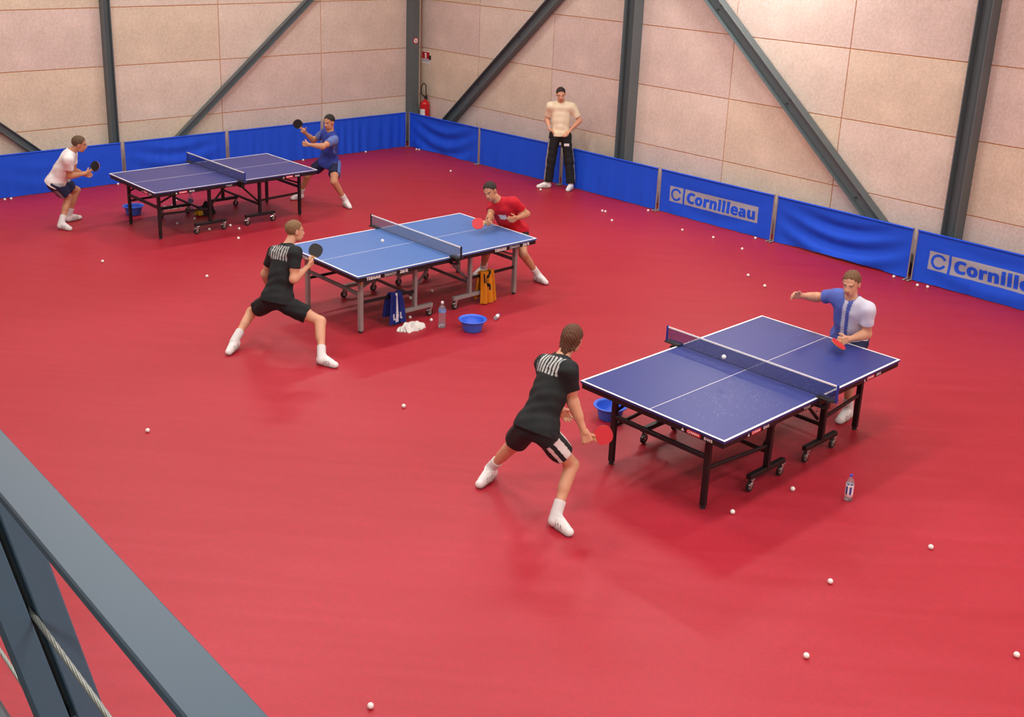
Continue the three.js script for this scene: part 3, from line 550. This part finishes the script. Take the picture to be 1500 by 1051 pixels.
  for (const s of ['L', 'R']) {
    const wr = J['wr' + s], a0 = dirOf(J['el' + s], wr), h = o['hand' + s];
    const a = A(h.dir ?? [a0.x, a0.y, a0.z]).normalize(); let th = A(h.thumb); th.addScaledVector(a, -th.dot(a)).normalize();
    const n = s === 'R' ? th.clone().cross(a) : a.clone().cross(th);     // palm side
    h._a = a; h._n = n; h._s = th; h._w = wr;
    handGs.push(paint(netOf(blend([...handPrims(wr, a, n, th, h.curl ?? [.35, .4, .3]), cap(mad(wr, a0, -.05), wr, .0275, .0255)], .008), .0042, .012), () => skin));
  }
  paint(bodyG, () => skin);
  mesh('body', [bodyG, headG, ...handGs], new THREE.MeshStandardMaterial({ vertexColors: true, roughness: .55 }), root);
  // ---- hair
  const hl = o.hairLength ?? 0, hairPr = [ell(H(0, .038, -.016), hx, hu, f0, .082, .09, .1)];
  if (hl) hairPr.push(cap(H(0, .02, -.07), H(0, -.09 - hl * .03, -.075), .05, .034), cap(H(-.055, .0, -.03), H(-.05, -.07, -.05), .03, .022), cap(H(.055, .0, -.03), H(.05, -.07, -.05), .03, .022));
  const cutN = hu.clone().multiplyScalar(-.62).addScaledVector(f0, .78).normalize(), cutP = H(0, .074, .055);
  const lowP = H(0, -.035, 0);
  const hairF = blend(hairPr, .02, (d, x, y, z) => {
    const e = (x - cutP.x) * cutN.x + (y - cutP.y) * cutN.y + (z - cutP.z) * cutN.z, low = hl ? -1 : (lowP.x - x) * hu.x + (lowP.y - y) * hu.y + (lowP.z - z) * hu.z;
    return Math.max(d + .004 * Math.sin(x * 190 + y * 90) * Math.sin(z * 170 + y * 60), e + .006 * Math.sin(x * 130 + z * 110), low);
  });
  mesh('hair', netOf(hairF, .006, .02), mat(o.hairColor, .75), root);
  // ---- clothes
  const wrinkle = (amp, ph) => (d, x, y, z) => d + amp * (Math.sin(x * 41 + y * 23 + ph) * Math.sin(z * 37 - y * 31 + ph * 2) + .45 * Math.sin(y * 33 + x * 47 - z * 39 + ph));
  const frame = q => { const d = q.clone().sub(J.pelvis), L = J.neck.distanceTo(J.pelvis); return { t: d.dot(up) / L, x: d.dot(rt), f: d.dot(fw) }; };
  const clothMat_ = () => new THREE.MeshStandardMaterial({ vertexColors: true, roughness: .8 });
  {
    const pr = torso(.011); const hem = spine(o.hem ?? -.1), sl = o.sleeve ?? .6;
    for (const s of ['L', 'R']) { const a = J['sh' + s], e = lerp(a, J['el' + s], sl), d = dirOf(a, e); pr.push(cap(a, mad(e, d, .06), .068, .066, { p: e, n: d })); }
    pr.push(cap(spine(.2), spine(-.2), .112 * k, .128 * k), cap(mad(spine(-.02), hr, -.06), mad(spine(-.02), hr, .06), .128 * k), cap(mad(spine(-.2), hr, -.06), mad(spine(-.2), hr, .06), .13 * k));
    const wk = wrinkle(.0035, o.joints.head[0] * 3), cA = mad(J.neck, up, .012), cD = J.head.clone().sub(cA), cL = cD.lengthSq();
    const collar = (x, y, z) => { const px = x - cA.x, py = y - cA.y, pz = z - cA.z, t = Math.max(0, (px * cD.x + py * cD.y + pz * cD.z) / cL); return .064 - Math.hypot(px - cD.x * t, py - cD.y * t, pz - cD.z * t); };
    const g = netOf(blend(pr, .05, (d, x, y, z) => Math.max(wk(d, x, y, z), (hem.x - x) * up.x + (hem.y - y) * up.y + (hem.z - z) * up.z, collar(x, y, z))), .0085);
    paint(g, q => o.shirt(frame(q), q)); mesh('shirt', g, clothMat_(), root);
  }
  {
    const pr = [cap(mad(J.pelvis, hr, -.06), mad(J.pelvis, hr, .06), .117 * k), cap(J.pelvis, spine(.12), .114 * k)];
    for (const s of ['L', 'R']) {
      const h = J['hip' + s], kn = J['kn' + s], an = J['an' + s];
      if (o.trousers) { const end = lerp(kn, an, .93), d = dirOf(kn, an); pr.push(cap(h, kn, .104, .086), cap(kn, mad(end, d, .06), .086, .084, { p: end, n: d })); }
      else { const e = lerp(h, kn, o.shortLength ?? .62), d = dirOf(h, kn); pr.push(cap(h, mad(e, d, .08), .1 * k, .1 * k, { p: e, n: d })); }
    }
    const top = spine(.16), wk = wrinkle(.004, 2.2);
    const g = netOf(blend(pr, .035, (d, x, y, z) => Math.max(wk(d, x, y, z), (x - top.x) * up.x + (y - top.y) * up.y + (z - top.z) * up.z)), .0085);
    paint(g, q => {
      let side = 'L', best = 9, tt = 0, off = null; for (const s of ['L', 'R']) { const h = J['hip' + s], kn = J['kn' + s], d = kn.clone().sub(h), t = clamp(q.clone().sub(h).dot(d) / d.lengthSq(), 0, 1), r = q.clone().sub(mad(h, d, t)), L = r.length(); if (L < best) { best = L; side = s; tt = t; off = r; } }
      if (o.trousers && tt >= 1) { const kn = J['kn' + side], d = J['an' + side].clone().sub(kn), t = clamp(q.clone().sub(kn).dot(d) / d.lengthSq(), 0, 1); off = q.clone().sub(mad(kn, d, t)); tt = 1 + t; }
      const out = off.dot(hr) * (side === 'R' ? 1 : -1) / (off.length() + 1e-6), front = off.dot(fw) / (off.length() + 1e-6);
      return o.shorts({ side, t: tt, out, front, ...{ y: frame(q).t } }, q);
    });
    mesh(o.trousers ? 'trousers' : 'shorts', g, clothMat_(), root);
  }
  for (const s of ['L', 'R']) {
    const kn = J['kn' + s], an = J['an' + s], toe = J['toe' + s], d = dirOf(an, kn);
    if (!o.trousers) { const e = mad(an, d, o.sock ?? .12); mesh('sock', netOf(blend([cap(mad(an, d, .015), lerp(an, toe, .38), .043, .03), cap(mad(an, d, -.05), mad(e, d, .04), .047, .0485, { p: e, n: d })], .01), .006, .015), mat(rgb(222, 220, 219), .9), root); }
    // shoe: heel under the ankle, sole plane through heel and toe
    const fd = V(toe.x - an.x, 0, toe.z - an.z).normalize(), lift = Math.max(0, an.y - .092);
    const heel = mad(an, fd, -.052); heel.y = lift; const tip = mad(V(an.x, 0, an.z), fd, .215); tip.y = 0;
    const sf = dirOf(heel, tip), sr = V(0, 1, 0).cross(sf).normalize(), su = sf.clone().cross(sr).normalize();
    const S = (x, y, z) => mad(mad(mad(heel, sr, x), su, y), sf, z);
    const upper = [cap(S(0, .046, .035), S(0, .04, .11), .04, .042), cap(S(0, .036, .13), S(.004 * (s === 'L' ? -1 : 1), .03, .232), .045, .036), cap(S(0, .05, .045), S(0, .098, .05), .042, .045), cap(S(0, .082, .075), S(0, .05, .17), .04, .034)];
    const cutS = (lo_, hi_) => (dd, x, y, z) => { const h = (x - heel.x) * su.x + (y - heel.y) * su.y + (z - heel.z) * su.z; return Math.max(dd, lo_ - h, h - hi_); };
    const shoe = mesh('shoe', paint(netOf(blend(upper, .03, cutS(.016, .104)), .006, .02), q => { const l = q.clone().sub(heel), z = l.dot(sf), y = l.dot(su), x = Math.abs(l.dot(sr)); return (y < .07 && x > .024 && (((z * 1 + y * .7) * 38) % 1 + 1) % 1 < .3 && z > .08 && z < .19) ? rgb(60, 62, 66) : rgb(236, 234, 232); }), clothMat_(), root);
    mesh('sole', netOf(blend([cap(S(0, .03, .035), S(0, .03, .11), .045, .044), cap(S(0, .03, .11), S(0, .03, .228), .046, .041)], .02, cutS(.0, .02)), .006, .02), mat(o.soleColor ?? rgb(158, 152, 148), .7), shoe);
    const laces = []; for (let i = 0; i < 4; i++) laces.push(tube([S(-.022, .104 - i * .009, .1 + i * .022), S(0, .115 - i * .0095, .105 + i * .022), S(.022, .104 - i * .009, .1 + i * .022)], .003, 6, 5)); mesh('laces', laces, mat(rgb(215, 215, 218), .8), shoe);
  }
  o.extra?.(root, J, { up, rt, fw, hr, frame });
  o.base = base; o.J = J; return o;
}
const redRubber = mat(rgb(205, 40, 52), .5), blackRubber = mat(rgb(24, 24, 28), .5), wood = mat(rgb(196, 150, 96), .5);
function paddle(p, side, label, blade, normal, flip) {         // blade: the way from the grip to the blade; normal: the way the red rubber faces
  const h = p['hand' + side], b = A(blade).normalize(); let n = A(normal); n.addScaledVector(b, -n.dot(b)).normalize(); const s = b.clone().cross(n).normalize();
  const grip = mad(mad(h._w, h._a, .082), h._n, .024).add(p.base);
  const o = thing('table_tennis_bat', label, 'bat', [grip.x, grip.y, grip.z], 0, 'bats in the players\' hands');
  const M4 = new THREE.Matrix4().makeBasis(s, b, n);
  const sh = new THREE.Shape(); sh.moveTo(-.013, .045); sh.bezierCurveTo(-.02, .06, -.076, .075, -.076, .135); sh.bezierCurveTo(-.076, .185, -.04, .207, 0, .207); sh.bezierCurveTo(.04, .207, .076, .185, .076, .135); sh.bezierCurveTo(.076, .075, .02, .06, .013, .045); sh.closePath();
  const rs = new THREE.Shape(); rs.moveTo(-.05, .068); rs.bezierCurveTo(-.07, .085, -.0755, .11, -.0755, .135); rs.bezierCurveTo(-.0755, .185, -.04, .2065, 0, .2065); rs.bezierCurveTo(.04, .2065, .0755, .185, .0755, .135); rs.bezierCurveTo(.0755, .11, .07, .085, .05, .068); rs.closePath();
  const ex = (shape, t, z) => { const g = new THREE.ExtrudeGeometry(shape, { depth: t, bevelEnabled: false, curveSegments: 14 }); g.translate(0, 0, z); g.applyMatrix4(M4); return g; };
  mesh('blade', ex(sh, .006, -.003), wood, o); mesh('rubber', ex(rs, .004, .003), redRubber, o).userData.label = 'red rubber face'; mesh('rubber', ex(rs, .004, -.007), blackRubber, o).userData.label = 'black rubber face';
  const hd = new THREE.CylinderGeometry(.0135, .0155, .1, 14); hd.scale(1, 1, .82); hd.applyMatrix4(M4); mesh('handle', hd, wood, o);
}
const POSES = {
  white: { head: [5.877, 1.285, -15.915], neck: [5.773, 1.165, -15.995], pelvis: [5.578, .703, -16.184], shL: [5.853, 1.12, -16.159], shR: [5.674, 1.096, -15.85], elL: [5.864, .839, -16.192], elR: [5.711, .829, -15.939], wrL: [6.061, .747, -16.321], wrR: [5.959, .822, -15.991], hipL: [5.652, .686, -16.248], hipR: [5.547, .689, -16.09], knL: [5.971, .48, -16.431], knR: [5.792, .413, -16.29], anL: [5.829, .097, -16.467], anR: [5.592, .09, -16.133], toeL: [6.003, .04, -16.504], toeR: [5.649, .038, -15.959] },
  blue: { head: [9.658, 1.387, -15.098], neck: [9.692, 1.209, -15.118], pelvis: [9.748, .691, -15.256], shL: [9.653, 1.12, -14.958], shR: [9.71, 1.185, -15.303], elL: [9.391, 1.055, -14.875], elR: [9.617, 1.024, -15.513], wrL: [9.252, 1.066, -15.086], wrR: [9.425, 1.185, -15.464], hipL: [9.812, .676, -15.181], hipR: [9.757, .706, -15.355], knL: [9.61, .446, -14.895], knR: [9.51, .438, -15.558], anL: [9.837, .102, -14.913], anR: [9.504, .092, -15.769], toeL: [9.809, .04, -14.736], toeR: [9.322, .04, -15.75] },
  blackL: { head: [6.036, 1.275, -10.152], neck: [5.927, 1.111, -10.135], pelvis: [5.741, .588, -10.052], shL: [5.853, 1.031, -10.294], shR: [5.915, 1.109, -9.942], elL: [5.794, .768, -10.404], elR: [5.842, .833, -9.874], wrL: [5.892, .535, -10.468], wrR: [6.073, .921, -9.95], hipL: [5.702, .534, -10.136], hipR: [5.775, .544, -9.961], knL: [5.667, .312, -10.509], knR: [6.046, .37, -9.668], anL: [5.358, .12, -10.317], anR: [5.885, .09, -9.405], toeL: [5.22, .04, -10.212], toeR: [5.946, .037, -9.224] },
  red: { head: [9.159, 1.234, -10.512], neck: [9.273, 1.092, -10.464], pelvis: [9.573, .646, -10.479], shL: [9.366, 1.112, -10.292], shR: [9.333, 1.053, -10.641], elL: [9.574, .929, -10.255], elR: [9.157, .889, -10.497], wrL: [9.33, .924, -10.183], wrR: [8.968, .901, -10.331], hipL: [9.666, .67, -10.45], hipR: [9.543, .596, -10.56], knL: [9.477, .414, -10.182], knR: [9.175, .391, -10.586], anL: [9.742, .098, -10.172], anR: [9.338, .092, -10.808], toeL: [9.734, .04, -9.993], toeR: [9.156, .039, -10.78] },
  blackR: { head: [5.953, 1.412, -5.782], neck: [5.841, 1.258, -5.783], pelvis: [5.566, .776, -5.734], shL: [5.821, 1.177, -5.956], shR: [5.764, 1.252, -5.608], elL: [5.874, .896, -5.901], elR: [5.815, .97, -5.6], wrL: [6.042, .707, -5.944], wrR: [5.859, .734, -5.498], hipL: [5.532, .73, -5.818], hipR: [5.565, .748, -5.635], knL: [5.643, .431, -6.1], knR: [5.831, .418, -5.582], anL: [5.669, .121, -6.368], anR: [5.586, .092, -5.491], toeL: [5.504, .041, -6.319], toeR: [5.559, .038, -5.304] },
  blueR: { head: [9.262, 1.364, -5.352], neck: [9.316, 1.188, -5.362], pelvis: [9.562, .724, -5.467], shL: [9.33, 1.143, -5.187], shR: [9.358, 1.171, -5.541], elL: [9.395, .87, -5.194], elR: [9.424, 1.069, -5.793], wrL: [9.165, .85, -5.245], wrR: [9.18, 1.123, -5.84], hipL: [9.593, .712, -5.379], hipR: [9.58, .697, -5.561], knL: [9.258, .498, -5.244], knR: [9.343, .35, -5.53], anL: [9.296, .093, -5.22], anR: [9.62, .09, -5.676], toeL: [9.112, .038, -5.194], toeR: [9.438, .04, -5.655] },
  coach: { head: [13.689, 1.697, -13.912], neck: [13.765, 1.532, -13.968], pelvis: [13.778, .976, -13.958], shL: [13.88, 1.487, -13.82], shR: [13.627, 1.482, -14.092], elL: [14.005, 1.239, -13.726], elR: [13.679, 1.221, -14.212], wrL: [13.829, 1.054, -13.797], wrR: [13.559, 1.086, -14.023], hipL: [13.843, .945, -13.884], hipR: [13.695, .95, -14.013], knL: [13.882, .514, -13.808], knR: [13.665, .515, -14.052], anL: [13.895, .091, -13.746], anR: [13.646, .093, -14.081], toeL: [13.73, .039, -13.656], toeR: [13.474, .04, -14.159] },
};
const grip = [1.15, 1.2, .8], C = (r, g, b) => rgb(r, g, b);
const black = C(20, 27, 29), navy = C(24, 34, 78), offWhite = C(226, 224, 222), stripe = C(176, 180, 178);
const P1 = person({ joints: POSES.white, hem: -.05, label: 'player in a white shirt and navy shorts crouching with bat raised', face: [.9, -.25, .35], hairColor: C(92, 72, 50), skin: 'tan',
  shirt: () => C(238, 236, 235), shorts: q => (q.out > .55 && q.t < .8 && q.t > .05 && Math.abs(q.front) < .5) ? C(150, 155, 165) : q.y > .07 ? C(165, 168, 172) : C(28, 44, 82),
  handR: { thumb: [.2, 1, .2], curl: grip }, handL: { thumb: [.2, 1, .1] } });
paddle(P1, 'R', 'bat held up by the player in white', [.6, .75, .45], [.75, -.35, -.5]);
const P2 = person({ joints: POSES.blue, label: 'player in a blue shirt and dark shorts lunging at the far table', face: [-.9, -.2, .3], hairColor: C(30, 26, 24), skin: 'tan',
  shirt: q => Math.abs(q.x) > .17 ? C(96, 116, 178) : C(44, 66, 160), shorts: q => (q.out > .6 && q.side === 'L') ? C(90, 120, 185) : C(22, 28, 66),
  handR: { thumb: [-.2, 1, .2], curl: grip }, handL: { thumb: [-.1, 1, -.3], curl: [.7, .8, .5] } });
paddle(P2, 'R', 'bat held out by the blue-shirted player at the far table', [-.55, .8, -.3], [.5, .1, -.86]);
const stripes = q => q.f < .03 && q.t > .74 && q.t < 1.02 && Math.abs(q.x) < .15 && (((q.x + .5) * 24) % 1) < .55;
const P3 = person({ joints: POSES.blackL, label: 'player in black with pale stripes on the back lunging beside the grey-legged table', face: [.85, -.1, .1], hairColor: C(128, 98, 66),
  shirt: q => stripes(q) ? stripe : black, shorts: () => C(16, 20, 24),
  handR: { thumb: [.2, 1, .2], curl: grip }, handL: { thumb: [.6, .4, .4] } });
paddle(P3, 'R', 'bat held low by the player in black beside the grey-legged table', [.5, .75, -.1], [.5, -.2, -.75]);
const P4 = person({ joints: POSES.red, label: 'player in a red shirt leaning over the end of the lighter blue table', face: [-.85, -.35, .35], hairColor: C(44, 34, 28), skin: 'tan',
  shirt: q => (q.f > .05 && q.x < -.0 && q.x > -.11 && q.t > .62 && q.t < .76) ? C(232, 225, 225) : C(200, 14, 40), shorts: () => C(24, 22, 26),
  handR: { thumb: [-.2, 1, -.2], curl: grip }, handL: { thumb: [-.3, 1, .2], curl: [.7, .8, .5] } });
paddle(P4, 'R', 'bat with red rubber held over the lighter blue table', [-.8, -.1, -.55], [-.35, .6, .7]);
const P5 = person({ joints: POSES.blackR, label: 'player in black with pale back stripes and white-sided shorts beside the near table', face: [.8, -.15, -.25], hairColor: C(92, 58, 38), hairLength: 1,
  shirt: q => stripes(q) ? C(190, 194, 192) : black, shorts: q => (q.out > .35 && q.side === 'R' && q.t > .12 && Math.abs(q.front - .1) < .62 && ((q.front * 2.6 + 9) % 1) < .62) ? offWhite : black,
  handR: { thumb: [.6, .5, .5], curl: grip }, handL: { thumb: [.3, .9, .3], curl: [.6, .7, .4] }, shoeStripe: 1 });
paddle(P5, 'R', 'bat held low by the player in black beside the near table', [.75, .3, .45], [-.45, .35, .8]);
const P6 = person({ joints: POSES.blueR, label: 'player in a blue and white shirt bending over the end of the near table', face: [-.9, -.25, .2], hairColor: C(112, 80, 52),
  shirt: q => (q.x < -.06 || (q.f > .06 && Math.abs(q.x) < .02)) ? C(214, 218, 236) : C(84, 104, 188), shorts: () => navy,
  handL: { thumb: [-.3, .9, -.2], curl: grip }, handR: { thumb: [-.2, .9, .3] } });
paddle(P6, 'L', 'bat with red rubber held over the end of the near table', [-.75, .06, .35], [-.25, .75, .6]);
person({ joints: POSES.coach, shift: [-.045, 0, .04], label: 'man in a cream shirt and black tracksuit trousers standing hands on hips', face: [-.62, -.32, .72], hairColor: C(46, 32, 26), trousers: true, k: .93, sleeve: .74, hem: -.03,
  shirt: () => C(236, 224, 192), shorts: q => (q.out > .82 && q.t > .12) ? C(150, 152, 148) : C(17, 22, 24), shoeStripe: 1,
  handL: { dir: [-.75, -.25, .1], thumb: [.25, .2, -1], curl: [.25, .35, .3] }, handR: { dir: [.5, -.4, .4], thumb: [.5, .2, -.6], curl: [.3, .4, .3] },
  extra: (root, J, fr) => {
    const g = cbox(.09, .045, .006, .002); const p = lerp(J.hipL, J.knL, .3).addScaledVector(fr.fw, .106);
    g.applyMatrix4(new THREE.Matrix4().makeBasis(fr.rt.clone().negate(), fr.up, fr.fw).setPosition(p)); mesh('badge', g, mat(rgb(235, 228, 226), .6), root).userData.label = 'white badge on the trousers';
    const w = new THREE.TorusGeometry(.031, .006, 8, 24); w.applyMatrix4(new THREE.Matrix4().lookAt(J.elR, J.wrR, V(0, 1, 0)).setPosition(lerp(J.elR, J.wrR, .93))); mesh('wristwatch', w, mat(rgb(220, 222, 225), .3), root);
  } });

renderer.render(scene, camera);
